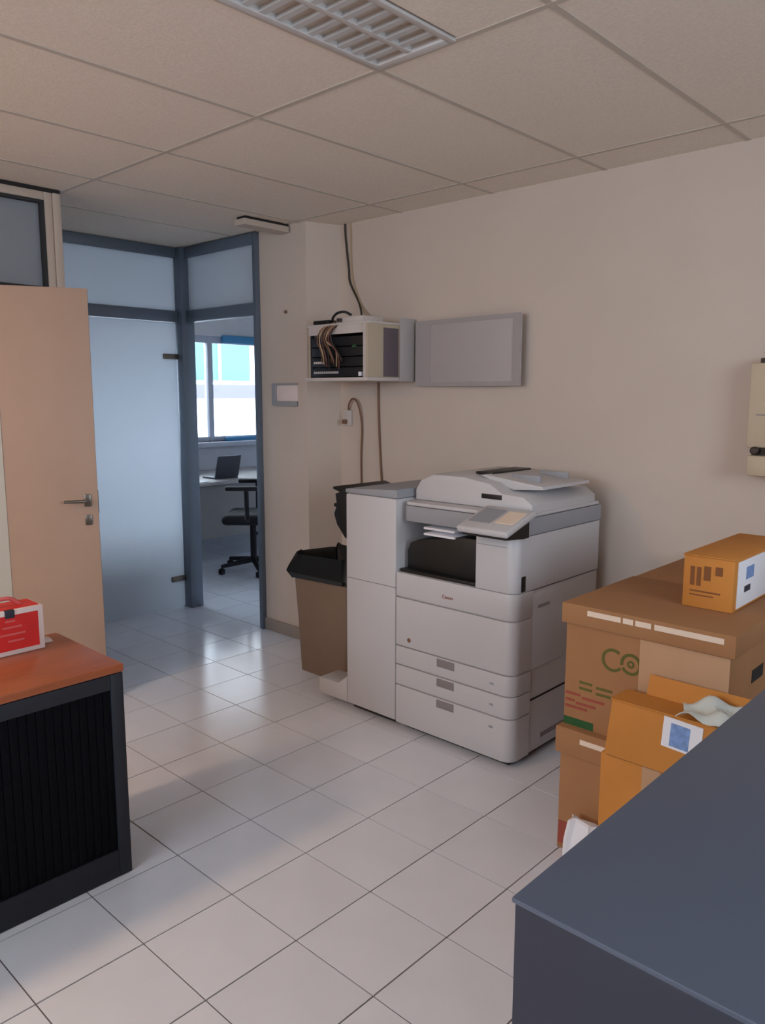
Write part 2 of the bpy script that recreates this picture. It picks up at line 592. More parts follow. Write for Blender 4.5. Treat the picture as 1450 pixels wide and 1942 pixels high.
# ------------------------------------------------------------------ corner glass partition at the end of the corridor
PX, PY = -4.78, 3.10
cp = struct(bx('trim_3', 'aluminium', None, -4.81, -4.70, 3.035, 3.135, 0, CH - .002, .004))
for z0, z1 in ((2.428, 2.494), (2.003, 2.078)):
    bx('rail', 'aluminium', cp, -4.81, -4.75, 1.98, 3.035, z0, z1, .003)
    bx('rail', 'aluminium', cp, -4.70, -3.965, 3.07, 3.13, z0, z1, .003)
bx('post', 'aluminium', cp, -3.965, -3.931, 3.07, 3.13, 0, 2.494, .003)
bx('post', 'aluminium', cp, -4.81, -4.75, 1.98, 2.04, 0, 2.494, .003)
wp = struct(bx('window_4', 'frosted_glass', None, -4.784, -4.776, 2.04, 3.035, 2.078, 2.428))
struct(bx('window_5', 'frosted_glass', None, -4.70, -3.965, 3.096, 3.104, 2.078, 2.428))
gd = struct(bx('door_2', 'frosted_glass', None, -4.784, -4.774, 2.045, 3.03, .012, 2.0))
bx('hinge', 'steel', gd, -4.80, -4.755, 2.925, 3.035, 1.755, 1.79, .003)
bx('hinge', 'steel', gd, -4.80, -4.755, 2.925, 3.035, .20, .235, .003)

# ------------------------------------------------------------------ office window and what lies outside
ow = struct(bx('window_6', 'window_white', None, XW - .12, XW + .16, WO[0] - .03, WO[1] + .03, WO[2] - .045, WO[2], .004))
bx('window_frame', 'window_white', ow, XW - .09, XW - .03, WO[0], WO[1], WO[3] - .07, WO[3], .003)
bx('window_frame', 'window_white', ow, XW - .09, XW - .03, WO[0], WO[1], WO[2], WO[2] + .05, .003)
for y in (WO[0], 4.02, 4.83, 5.9, WO[1] - .06):
    bx('mullion', 'window_white', ow, XW - .09, XW - .02, y, y + .06, WO[2], WO[3], .003)
bx('blue_rail', 'blue_rail', ow, XW - .02, XW + .03, 5.00, WO[1], 2.055, 2.135, .003)
bx('blue_rail', 'blue_rail', ow, XW - .02, XW + .03, 5.02, WO[1], .975, 1.062, .003)
for a, b_ in ((WO[0] + .06, 4.02), (4.08, 4.83), (4.89, 5.9), (5.96, WO[1] - .06)):
    bx('pane', 'clear_glass', ow, XW - .064, XW - .058, a, b_, WO[2] + .05, WO[3] - .07)
struct(bx('ground_outside', 'asphalt', None, -60, XW - .2, -30, 50, -.6, -.5))
fac = thing('building', 'white building with a grey band and pale glazing outside the office window', 'building', (-16, 11, -.5))
bx('wall', 'facade_white', fac, -18, -16, 5, 24, -.5, 1.42)
bx('grey_band', 'facade_grey', fac, -18, -15.95, 10.2, 24, 1.42, 1.75)
bx('upper_wall', 'facade_white', fac, -18, -16.06, 5, 24, 1.75, 7)
for k in range(6):
    y0 = 10.4 + k * 2.1
    w = bx('window', 'facade_glass', fac, -16.06, -16.0, y0, y0 + 1.85, 1.85, 3.6)
    bx('glazing_bar', 'facade_white', w, -16.0, -15.96, y0 + .9, y0 + .96, 1.85, 3.6)

# ------------------------------------------------------------------ office furniture
dk = thing('office_desk', 'pale office desk under the window seen through the glass partition', 'desk', (-6.2, 4.2, 0))
bx('desk_top', 'desk_top', dk, -6.85, -5.84, 3.35, 5.3, .712, .74, .004)
bx('modesty_panel', 'desk_panel', dk, -5.92, -5.895, 3.45, 5.2, .22, .712)
for x, y in ((-6.78, 3.42), (-5.92, 3.42), (-6.78, 5.2), (-5.92, 5.2)):
    bx('leg', 'laptop_grey', dk, x, x + .06, y, y + .06, 0, .712, .003)
shade_desk = thing('office_desk', 'unseen pale desk added behind the frosted glass door to shade its lower part', 'desk', (-5.75, 2.4, 0))  # added desk, blocks window light so the lower frosted pane goes darker
bx('desk_top', 'desk_top', shade_desk, -6.15, -5.40, 1.7, 3.0, .712, .74, .004)
bx('side_panel', 'desk_panel', shade_desk, -6.13, -5.42, 1.72, 1.745, 0, .712)
bx('side_panel', 'desk_panel', shade_desk, -6.13, -5.42, 2.955, 2.98, 0, .712)
bx('modesty_panel', 'desk_panel', shade_desk, -6.10, -6.075, 1.745, 2.955, .15, .712)
lp = thing('laptop', 'dark grey laptop standing open on the office desk', 'laptop', (-6.05, 4.28, .74))
bx('base', 'laptop_grey', lp, -6.22, -6.02, 4.18, 4.44, .7405, .757, .003)
MB().prism([(-6.025, .757), (-6.015, .757), (-5.96, .955), (-5.97, .955)], 4.18, 4.44, 'y').build('screen', 'laptop_grey', lp)
for k, (x, y, a, z) in enumerate(((-6.02, 3.92, .1, .742), (-6.0, 3.62, -.1, .742), (-6.40, 3.98, .2, .742))):
    t = thing('paper_sheet', ['white paper lying nearest the laptop on the office desk', 'white paper at the near edge of the office desk',
                              'white paper at the back of the office desk by the window'][k], 'paper', (x, y, z), a, 'papers on the office desk')
    MB().grid(lambda p, q: (p * .30 - .15, q * .21 - .105, .004 + .004 * math.sin(5 * p + 2 * q)), 6, 4, .002).build('sheet', 'paper', t, True, local=True)


def office_chair(name, label, loc, rz):
    t = thing(name, label, 'chair', loc, rz)
    MB().box(-.24, .24, -.23, .25, .43, .52, .04, 3).build('seat', 'chair_black', t, True, local=True)
    m_ = Matrix.Translation((0, .27, .80)) @ Matrix.Rotation(-.16, 4, 'X')
    MB().box(-.22, .22, -.035, .035, -.22, .26, .03, 3, m_).build('backrest', 'chair_black', t, True, local=True)
    MB().tube([(0, .12, .44), (0, .30, .46), (0, .315, .75)], .02, 8).build('back_support', 'chair_black', t, True, local=True)
    for s in (-1, 1):
        a = MB().tube([(s * .22, .0, .47), (s * .29, .0, .50), (s * .30, .0, .74)], .02, 8).build('armrest', 'chair_black', t, True, local=True)
        MB().box(s * .30 - .035, s * .30 + .035, -.17, .14, .735, .77, .012).build('arm_pad', 'chair_black', a, True, local=True)
    MB().tube([(0, 0, .10), (0, 0, .43)], .028, 10).build('gas_column', 'chair_black', t, True, local=True)
    for k in range(5):
        an = k * 2 * math.pi / 5 + .3
        c, s = math.cos(an), math.sin(an)
        a = MB().tube([(0, 0, .10), (.30 * c, .30 * s, .07)], [.026, .016], 8).build('base_arm', 'chair_black', t, True, local=True)
        MB().lathe([(.012, 0), (.028, .008), (.028, .045), (.012, .055)], .30 * c, .30 * s, 10).build('castor', 'chair_black', a, True, local=True)
    return t


office_chair('office_chair', 'black swivel chair with armrests in front of the office desk', (-5.36, 4.10, 0), -.82)

# ------------------------------------------------------------------ photocopier with its finisher
cop = thing('photocopier', 'white floor-standing photocopier with finisher against the right wall', 'photocopier', (-1.96, 2.84, 0))
FX0, FX1, FY0 = -2.277, -1.650, 2.530


def rounded(x0, x1, y0, y1, rr, n=6, both=False):
    """outline with rounded front-right corner (and front-left if both)"""
    p = []
    if both:
        p += [(x0 + rr - rr * math.cos(t), y0 + rr - rr * math.sin(t)) for t in [P2 * k / n for k in range(n + 1)]]
    else:
        p += [(x0, y0)]
    p += [(x1 - rr + rr * math.sin(t), y0 + rr - rr * math.cos(t)) for t in [P2 * k / n for k in range(n + 1)]]
    p += [(x1, y1), (x0, y1)]
    return p


body = MB().prism(rounded(FX0 + .006, FX1 - .006, 2.545, 3.20, .045), .035, .732, 'z').build('body', 'copier_white', cop, True)
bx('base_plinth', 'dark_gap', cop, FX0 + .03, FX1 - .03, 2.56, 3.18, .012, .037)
for x in (FX0 + .07, FX1 - .07):
    for y in (2.62, 3.10):
        MB().lathe([(.02, 0), (.028, .004), (.028, .02), (.02, .024)], x, y, 10).build('castor', 'black_plastic', cop, True)
OUT = lambda d=0.0: rounded(FX0, FX1, FY0 + d, 2.66, .05)
MB().prism(OUT(), .628, .736, 'z', .003).build('top_band', 'copier_white', cop, True)
fd = MB().prism(OUT(), .402, .622, 'z', .003).build('front_door', 'copier_white', cop, True)
MB().lathe([(.010, 0), (.010, .003), (.005, .005)], 0, 0, 14, Matrix.Translation((-2.200, FY0 + .001, .436)) @ Matrix.Rotation(P2, 4, 'X')).build('door_lock', 'cable_brown', fd, True)
for z0, z1 in ((.313, .397), (.217, .308), (.032, .212)):
    dr = MB().prism(OUT(), z0, z1, 'z', .003).build('drawer', 'copier_white', cop, True)
    bx('handle', 'copier_recess', dr, -2.040, -1.945, FY0 - .0015, FY0 + .01, z1 - .042, z1 - .006, .001)
    bx('size_mark', 'copier_grey', dr, -1.762, -1.742, FY0 - .001, FY0 + .005, z1 - .05, z1 - .04)
# side seams, grips and switch
bx('side_seam', 'dark_gap', cop, FX1 - .008, FX1 - .0045, 2.66, 3.17, .262, .270)
bx('side_grip', 'dark_gap', cop, FX1 - .008, FX1 - .0045, 2.98, 3.12, .345, .372)
bx('side_grip', 'copier_recess', cop, FX1 - .008, FX1 - .0045, 2.76, 2.98, .075, .095)
bx('side_cover', 'copier_white', cop, FX1 - .008, FX1 - .001, 2.66, 3.18, .40, .725, .002)
bx('side_mark', 'copier_grey', cop, FX1 - .002, FX1 + .0005, 2.70, 2.79, .655, .668)
bx('power_switch', 'black_plastic', cop, FX1 - .006, FX1 - .001, 2.575, 2.605, .742, .805, .002)
# logo lettering on the top band
fc = bpy.data.curves.new('logo', 'FONT')
fc.body = 'Canon'
fc.size = .022
fc.extrude = .0006
fc.align_x = 'CENTER'
fo = bpy.data.objects.new('logo_tmp', fc)
COL.objects.link(fo)
bpy.context.view_layer.update()
lm = bpy.data.meshes.new_from_object(fo.evaluated_get(bpy.context.evaluated_depsgraph_get()))
bpy.data.objects.remove(fo)
lm.transform(Matrix.Translation((-1.987 - cop.location.x, FY0 - .001 - cop.location.y, .664)) @ Matrix.Rotation(P2, 4, 'X'))
lm.materials.clear()
lm.materials.append(MATS['print_red'])
lo = bpy.data.objects.new('logo', lm)
COL.objects.link(lo)
lo.parent = cop
# column, back housing and black output bay
MB().prism(rounded(-1.846, FX1 - .003, FY0 + .004, 3.20, .045), .738, .962, 'z', .002).build('side_column', 'copier_white', cop, True)
bx('column_seam', 'copier_grey', cop, -1.842, -1.70, FY0 + .0025, FY0 + .01, .922, .925)
bx('rear_housing', 'copier_grey', cop, FX0, -1.846, 2.98, 3.20, .735, .965, .004)
bx('bay_floor', 'black_plastic', cop, FX0 + .004, -1.848, 2.55, 2.98, .736, .750, .002)
MB().prism([(-2.262, .750), (-1.85, .750), (-1.85, .925), (-1.96, .925), (-2.07, .905), (-2.20, .885), (-2.245, .865), (-2.262, .83)], 2.585, 2.97, 'y', .006).build('output_tray', 'black_plastic', cop, True)
for k, zz in enumerate((.912, .938)):
    bx('output_sheet', 'paper', cop, -2.16 + .0 * k, -1.99, 2.575, 2.90, zz, zz + .010, .002)
# scanner, control panel and document feeder
sc = MB().prism(rounded(FX0 + .01, FX1 + .002, FY0 + .03, 3.20, .03, both=True), .965, 1.035, 'z', .006).build('scanner', 'copier_grey', cop, True)
MB().prism(rounded(FX0 + .012, FX1, FY0 + .035, 3.18, .03, both=True), 1.037, 1.052, 'z', .003).build('scanner_lip', 'copier_white', cop, True)
pm = Matrix.Translation((-1.725, 2.525, 1.030)) @ Matrix.Rotation(math.radians(17), 4, 'X')
cpn = MB().box(-.135, .105, -.115, .10, -.016, .012, .01, 3, pm).build('control_panel', 'copier_white', cop, True)
MB().box(-.115, -.01, -.06, .07, .0115, .014, .001, 1, pm).build('touch_screen', 'copier_grey', cpn)
MB().box(.005, .09, -.05, .06, .0115, .015, .002, 1, pm).build('keypad', 'print_white', cpn)
MB().prism([(2.44, .972), (2.56, .962), (2.60, .962), (2.60, 1.03), (2.55, 1.03), (2.44, .984)], -1.845, -1.640, 'x').build('panel_bracket', 'black_plastic', cpn)
MB().prism([(-2.265, 1.052), (-1.655, 1.052), (-1.655, 1.085), (-1.70, 1.115), (-1.80, 1.120), (-1.86, 1.155), (-2.0, 1.175),
            (-2.16, 1.175), (-2.235, 1.145), (-2.265, 1.10)], 2.64, 3.16, 'y', .012).build('document_feeder', 'copier_white', cop, True)
fdt = MB().prism([(-1.97, 1.178), (-1.94, 1.182), (-1.66, 1.150), (-1.655, 1.138), (-1.80, 1.128)], 2.72, 3.10, 'y', .002).build('feeder_tray', 'copier_white', cop, True)
bx('paper_guide', 'copier_grey', fdt, -1.86, -1.72, 2.80, 2.81, 1.15, 1.185, .002)
bx('paper_guide', 'copier_grey', fdt, -1.86, -1.72, 3.02, 3.03, 1.15, 1.185, .002)
bx('feeder_slot', 'black_plastic', cop, -1.90, -1.80, 2.638, 2.70, 1.092, 1.112, .001)
bx('feeder_latch', 'black_plastic', cop, -2.02, -1.93, 2.76, 3.06, 1.176, 1.188, .002)
# finisher on the left
MB().box(-2.600, -2.284, 2.532, 3.12, .034, 1.062, .008, 2).build('finisher_cabinet', 'copier_white', cop, True)
MB().prism([(-2.605, 1.064), (-2.282, 1.064), (-2.282, 1.102), (-2.42, 1.095), (-2.605, 1.082)], 2.535, 3.12, 'y', .003).build('finisher_lid', 'copier_grey', cop, True)
bx('finisher_seam', 'copier_recess', cop, -2.598, -2.286, FY0 - .001 + .002, FY0 + .01, .660, .663)
MB().prism([(-2.800, .045), (-2.78, .034), (-2.60, .034), (-2.60, .165), (-2.66, .118), (-2.800, .112)], 2.532, 2.675, 'y', .004).build('finisher_foot', 'copier_white', cop, True)
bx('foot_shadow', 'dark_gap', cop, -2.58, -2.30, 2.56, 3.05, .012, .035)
for x, y in ((-2.74, 2.62), (-2.33, 2.62), (-2.33, 3.02)):
    if True:
        MB().lathe([(.02, 0), (.028, .004), (.028, .02), (.02, .024)], x, y, 10).build('castor', 'black_plastic', cop, True)
tr = MB().prism([(-2.598, .80), (-2.598, 1.05), (-2.69, 1.06), (-2.745, 1.04), (-2.735, .985), (-2.755, .94), (-2.735, .89), (-2.68, .83)], 2.60, 3.06, 'y', .004).build('finisher_outlet', 'black_plastic', cop, True)
MB().prism([(-2.70, .93), (-2.70, .945), (-2.795, .985), (-2.80, .972)], 2.64, 3.02, 'y', .003).build('stacking_tray', 'black_plastic', tr, True)
MB().prism([(-2.70, 1.028), (-2.70, 1.043), (-2.80, 1.068), (-2.805, 1.056)], 2.64, 3.02, 'y', .003).build('stacking_tray', 'black_plastic', tr, True)

# ------------------------------------------------------------------ waste bin
bn = thing('waste_bin', 'brown plastic waste bin with a black bin bag beside the photocopier', 'bin', (-3.0, 2.86, 0))


def loop(cx, cy, w, d, z, rr=.03, n=4):
    out = []
    for (sx, sy, a0) in ((1, 1, 0), (-1, 1, P2), (-1, -1, math.pi), (1, -1, 1.5 * math.pi)):
        for k in range(n + 1):
            t = a0 + P2 * k / n
            out.append((cx + sx * (w / 2 - rr) + rr * math.cos(t), cy + sy * (d / 2 - rr) + rr * math.sin(t), z))
    return out


def loft(b, loops, cap0=True, cap1=False):
    tmp = bmesh.new()
    R = [[tmp.verts.new(p) for p in L] for L in loops]
    n = len(R[0])
    for A, B in zip(R, R[1:]):
        for k in range(n):
            tmp.faces.new((A[k], A[(k + 1) % n], B[(k + 1) % n], B[k]))
    if cap0: tmp.faces.new(R[0][::-1])
    if cap1: tmp.faces.new(R[-1])
    bmesh.ops.recalc_face_normals(tmp, faces=tmp.faces)
    return b._merge(tmp)


BC = (-3.005, 2.895)
loft(MB(), [loop(*BC, .38, .30, 0), loop(*BC, .40, .32, .28), loop(*BC, .43, .35, .58), loop(*BC, .415, .335, .58), loop(*BC, .36, .28, .03)], True, True).build('body', 'bin_brown', bn, True)


def wob(L, a, dz):
    return [(x + a * math.sin(i * 1.9), y + a * math.cos(i * 2.3), z + dz * math.sin(i * 1.3)) for i, (x, y, z) in enumerate(L)]


loft(MB(), [wob(loop(*BC, .45, .365, .535), .003, .012), wob(loop(*BC, .485, .40, .565), .006, .008), wob(loop(*BC, .46, .375, .60), .006, .010),
            wob(loop(*BC, .40, .31, .665), .010, .014), wob(loop(*BC, .38, .27, .64), .006, .01), wob(loop(*BC, .34, .24, .50), .01, .02)], False, True).build('bin_bag', 'bin_bag', bn, True)

# ------------------------------------------------------------------ network rack on the wall
rk = thing('network_rack', 'open wall-mounted network rack full of black equipment and cables', 'network rack', (-3.1, 3.10, 1.575))
X0, X1, Y0, Z0, Z1 = -3.335, -2.85, 2.935, 1.590, 1.895
bx('bottom_plate', 'rack_light', rk, X0, X1, Y0, YR - .004, Z0, Z0 + .018, .002)
bx('top_plate', 'rack_light', rk, X0, X1, Y0 + .02, YR - .004, Z1 - .012, Z1, .002)
bx('side_panel', 'rack_shell', rk, X1 - .012, X1, Y0, YR - .004, Z0 + .018, Z1 - .012, .002)
bx('side_panel', 'rack_shell', rk, X0, X0 + .012, Y0 + .03, YR - .004, Z0 + .018, Z1 - .012, .002)
bx('back_plate', 'rack_black', rk, X0 + .012, X1 - .012, YR - .016, YR - .004, Z0 + .018, Z1 - .012)
bx('front_post', 'rack_light', rk, X1 - .035, X1 - .012, Y0 + .002, Y0 + .016, Z0 + .018, Z1 - .012, .002)
bx('front_post', 'rack_black', rk, X0 + .012, X0 + .03, Y0 + .032, Y0 + .045, Z0 + .018, Z1 - .012, .002)
bx('header_strip', 'rack_light', rk, X0 + .02, X1 - .035, Y0 + .012, Y0 + .020, Z1 - .058, Z1 - .012, .002)
bx('side_vent', 'rack_shade', rk, X1, X1 + .003, 3.055, 3.172, Z0 + .022, Z1 - .03, .001)
for k in range(4):
    z = Z0 + .022 + k * .054
    un = bx('equipment_unit', 'rack_black', rk, X0 + .03, X1 - .037, Y0 + .025, 3.2, z, z + .050, .003)
    if k in (0, 1):
        for q in range(12 if k == 0 else 5):
            bx('port', 'rack_grey' if k == 0 else 'rack_light', un, X0 + .05 + q * .0165, X0 + .0625 + q * .0165, Y0 + .022, Y0 + .026, z + .018, z + .030)
bx('indicator', 'print_green', rk, -2.985, -2.955, Y0 + .022, Y0 + .026, Z0 + .175, Z0 + .187)
bx('white_plug', 'paper', rk, -2.915, -2.900, Y0 - .002, Y0 + .024, Z0 + .024, Z0 + .046, .002)
cols_ = ['cable_brown', 'cable_pale', 'cable_red', 'cable_dark', 'cable_brown']
for k in range(9):
    x0_, x1_ = -3.20 + .012 * k, -3.235 + .019 * k
    pts = [(x0_ + .03, 3.0, Z1 + .01), (x0_ + .01, Y0 - .005, Z1 - .03), (x0_ - .02 + .008 * (k % 3), Y0 - .012, Z1 - .09),
           (x1_ + .05, Y0 - .014 - .004 * (k % 2), Z0 + .16 - .02 * (k % 3)), (x1_ + .02, Y0 + .02, Z0 + .10 - .012 * (k % 4))]
    MB().tube(spline(pts, 6), .0038, 6).build('patch_cable', cols_[k % 5], rk, True)
bx('rear_section', 'rack_grey', rk, X1 + .0005, X1 + .012, 3.182, YR - .004, Z0 - .002, Z1 + .028, .003)
gp = thing('wall_panel', 'flat pale grey panel on the wall to the right of the network rack', 'wall panel', (-2.49, 3.28, 1.56))
dm = Matrix.Translation((-2.822, 3.297, 0)) @ Matrix.Rotation(-math.radians(3.6), 4, 'Z')
MB().box(0, .70, -.012, .0, 1.562, 1.908, .002, 2, dm).build('sheet', 'rack_grey', gp, True)
b = MB()
b.box(.0, .70, -.015, -.012, 1.886, 1.908, 0, 1, dm)
b.box(.0, .70, -.015, -.012, 1.562, 1.584, 0, 1, dm)
b.box(.655, .70, -.015, -.012, 1.584, 1.886, 0, 1, dm)
b.box(.0, .11, -.015, -.012, 1.584, 1.886, 0, 1, dm)
b.build('border', 'rack_edge', gp)
# router on top of the rack
ro = thing('router', 'small pale router box standing on top of the network rack', 'router', (-3.0, 3.06, Z1))
bx('body', 'rack_light', ro, -3.13, -2.93, 2.98, 3.14, Z1, Z1 + .034, .006)
bx('plug', 'cable_dark', ro, -3.11, -3.08, 2.965, 2.98, Z1 + .008, Z1 + .026, .002)
ad = thing('power_adapter', 'black power adapter lying at the left on top of the network rack', 'adapter', (-3.26, 3.02, Z1))
MB().box(-3.32, -3.19, 2.985, 3.05, Z1, Z1 + .026, .006).build('body', 'black_plastic', ad, True)
MB().tube(spline([(-3.19, 3.02, Z1 + .012), (-3.16, 2.985, Z1 + .03), (-3.11, 2.968, Z1 + .052), (-3.06, 2.975, Z1 + .058), (-3.03, 3.0, Z1 + .041)], 8), .007, 8).build('lead', 'black_plastic', ad, True)


def cable(name, m, label, pts, rad=.005, group='cables by the network rack'):
    o = MB().tube(spline(pts, 10), rad, 8).build(name, m, None, True)
    return props(o, label, 'cable', group)


cable('cable', 'cable_dark', 'dark cable dropping from the ceiling corner to the network rack',
      [(-3.385, 3.300, CH - .002), (-3.380, 3.300, 2.42), (-3.357, 3.302, 2.24), (-3.345, 3.302, 2.16), (-3.27, 3.300, 2.04), (-3.20, 3.25, 1.955), (-3.175, 3.22, Z1 + .006)], .006)
cable('cable', 'cable_pale', 'pale cable beside the dark one dropping to the rack',
      [(-3.345, 3.303, CH - .002), (-3.340, 3.303, 2.42), (-3.335, 3.304, 2.24), (-3.310, 3.303, 2.14), (-3.245, 3.300, 2.02), (-3.16, 3.27, 1.95), (-3.13, 3.24, Z1 + .005)], .004)
cable('cable', 'cable_brown', 'brown cable hanging straight down the wall below the rack',
      [(-3.118, 3.300, Z0 - .003), (-3.115, 3.301, 1.40), (-3.104, 3.301, 1.20), (-3.092, 3.300, 1.05), (-3.075, 3.296, .90), (-3.07, 3.296, .6)], .006)
cable('cable', 'cable_brown', 'brown cable looping like a hook from the wall socket',
      [(-3.355, 3.296, 1.42), (-3.345, 3.285, 1.455), (-3.315, 3.28, 1.49), (-3.285, 3.28, 1.487), (-3.258, 3.285, 1.44), (-3.247, 3.296, 1.33), (-3.257, 3.300, 1.15), (-3.255, 3.300, .95), (-3.25, 3.298, .6)], .0055)
sk = thing('wall_socket', 'small wall socket in the corner below the network rack', 'socket', (-3.37, 3.30, 1.36))
bx('plate', 'rack_light', sk, -3.40, -3.335, YR - .022, YR - .001, 1.335, 1.425, .003)
bx('plug', 'cable_brown', sk, -3.385, -3.36, YR - .045, YR - .022, 1.345, 1.37, .003)

# small frame on the wall end, and the nail above it
fr = thing('wall_frame', 'small white holder with grey edges on the wall end by the doorway', 'wall holder', (-3.69, 3.09, 1.45))
bx('panel', 'card_white', fr, -3.80, -3.585, 3.092, 3.099, 1.455, 1.575, .001)
bx('left_edge', 'copier_grey', fr, -3.812, -3.775, 3.080, 3.099, 1.450, 1.585, .002)
bx('bottom_edge', 'desk_panel', fr, -3.775, -3.585, 3.080, 3.099, 1.448, 1.478, .002)
bx('top_edge', 'desk_panel', fr, -3.775, -3.585, 3.086, 3.099, 1.572, 1.584, .002)
nl = MB().lathe([(.004, 0), (.004, .010), (.011, .011), (.009, .016)], 0, 0, 10, Matrix.Translation((-3.677, 3.10, 2.003)) @ Matrix.Rotation(P2, 4, 'X')).build('wall_plug', 'cable_brown', None, True)
props(nl, 'tiny brown plug stuck in the wall end above the white holder', 'plug')

# wall device at the right edge of the photo
wd = thing('wall_device', 'beige wall box with a dark knob strip at the right edge', 'wall box', (-.95, 3.27, 1.2))
bx('body', 'device_beige', wd, -1.060, -.78, 3.235, YR - .001, 1.315, 1.642, .006)
bx('base_strip', 'device_beige', wd, -1.045, -.78, 3.215, YR - .001, 1.205, 1.285, .006)
bx('strip', 'cable_dark', wd, -1.04, -.78, 3.245, YR - .001, 1.285, 1.315)
for k in range(4):
    MB().lathe([(.016, 0), (.016, .03), (.010, .036)], 0, 0, 12, Matrix.Translation((-1.022 + .05 * k, 3.246, 1.304)) @ Matrix.Rotation(P2, 4, 'X')).build('knob', 'cable_dark', wd, True)
bx('lid_line', 'copier_recess', wd, -1.03, -.80, 3.2335, 3.236, 1.44, 1.445)
bx('top_hook', 'cable_dark', wd, -1.035, -.99, 3.26, 3.30, 1.642, 1.662, .003)


# ------------------------------------------------------------------ cardboard boxes
def archive_box(name, label, x0, x1, y0, y1, z0, zl, z1, lap=.012, m='carton'):
    t = thing(name, label, 'cardboard box', ((x0 + x1) / 2, (y0 + y1) / 2, z0), 0, 'cardboard boxes by the right wall')
    bx('body', m, t, x0, x1, y0, y1, z0, zl + .02, .004)
    MB().prism([(x0 - lap, y0 - lap), (x1 + lap, y0 - lap), (x1 + lap, y1 + lap), (x0 - lap, y1 + lap)], zl, z1, 'z', .004).build('lid', m, t, True)
    return t


def ring_arc(b, cx, cz, rr, w, a0, a1, y, n=28):
    poly = []
    for k in range(n + 1):
        t = a0 + (a1 - a0) * k / n
        poly.append((cx + (rr + w / 2) * math.cos(t), cz + (rr + w / 2) * math.sin(t)))
    for k in range(n, -1, -1):
        t = a0 + (a1 - a0) * k / n
        poly.append((cx + (rr - w / 2) * math.cos(t), cz + (rr - w / 2) * math.sin(t)))
    for i in range(n):
        b.prism([poly[i], poly[i + 1], poly[2 * n - i], poly[2 * n + 1 - i]], y - .0012, y, 'y')


lowb = archive_box('archive_box', 'lower archive box with a lid standing on the floor beside the photocopier', -1.242, -.72, 2.20, 2.66, 0, .345, .436)
bx('print_strip', 'print_white', lowb, -1.165, -1.045, 2.1868, 2.1885, .395, .412)
bx('base_patch', 'print_red', lowb, -1.238, -1.16, 2.1985, 2.2005, .02, .10)  # reddish patch low on the box front
big = archive_box('archive_box', 'big archive box with white lettering on its lid, stacked on the lower box', -1.244, -.722, 2.215, 2.70, .436, .785, .853)
ly = 2.2025
for a, b_ in ((-1.165, -1.052), (-1.045, -1.012), (-1.005, -.955), (-.945, -.742)):
    bx('print_word', 'print_white', big, a, b_, ly - .0008, ly + .002, .823, .840)
g = MB()
ring_arc(g, -1.078, .694, .033, .009, .9, 5.6, 2.2145)
g.build('green_letter', 'print_olive', big)
g = MB()
ring_arc(g, -1.018, .694, .030, .009, -2.6, 2.5, 2.2145)
ring_arc(g, -1.018, .694, .030, .009, 2.5, 3.4, 2.2143)
ring_arc(g, -1.018, .694, .009, .006, 0, 6.28, 2.2145)
g.build('green_letter', 'print_olive', big)
for a, b_, z in ((-1.19, -1.145, .590), (-1.13, -1.075, .585), (-1.19, -1.145, .57), (-1.13, -1.075, .565)):
    bx('olive_word', 'print_olive', big, a, b_, 2.2135, 2.2155, z, z + .008)
for a, b_, z in ((-1.238, -1.185, .545), (-1.178, -1.10, .538), (-1.238, -1.205, .522), (-1.198, -1.13, .516), (-1.238, -1.16, .500)):
    bx('red_word', 'print_red', big, a, b_, 2.2135, 2.2155, z, z + .008)
bx('green_bar', 'print_green', big, -1.242, -1.135, 2.2135, 2.2155, .440, .466)
bx('kraft_patch', 'carton_pale', big, -.990, -.724, 2.2105, 2.2155, .50, .783, .001)
bx('hand_hole', 'dark_gap', big, -.7225, -.7205, 2.40, 2.50, .66, .70)
archive_box('archive_box', 'archive box behind the big lettered one, against the right wall', -1.245, -.70, 2.735, 3.27, 0, .785, .850, .01)
# small long brown carton lying on the big box
sb = thing('carton', 'small long orange-brown carton lying on the big archive box', 'cardboard box', (-.88, 2.66, .853), 0, 'cardboard boxes by the right wall')
bx('body', 'carton_orange', sb, -.958, -.802, 2.43, 2.93, .8535, 1.018, .003)
bx('top_flap', 'carton_orange', sb, -.960, -.800, 2.426, 2.93, 1.0185, 1.0225, .001)
for a, b_, c, d in ((-.935, -.922, .925, .985), (-.915, -.902, .925, .985), (-.893, -.872, .945, .99), (-.858, -.836, .965, .992), (-.935, -.84, .905, .910), (-.935, -.86, .893, .897)):
    bx('print_mark', 'carton_print', sb, a, b_, 2.4285, 2.4305, c, d)
lb = bx('white_label', 'paper', sb, -.8025, -.7995, 2.46, 2.78, .862, 1.010, .001)
bx('label_print', 'print_blue', lb, -.7998, -.799, 2.53, 2.60, .945, .985)
bx('label_print', 'print_dark', lb, -.7998, -.799, 2.52, 2.575, .905, .925)
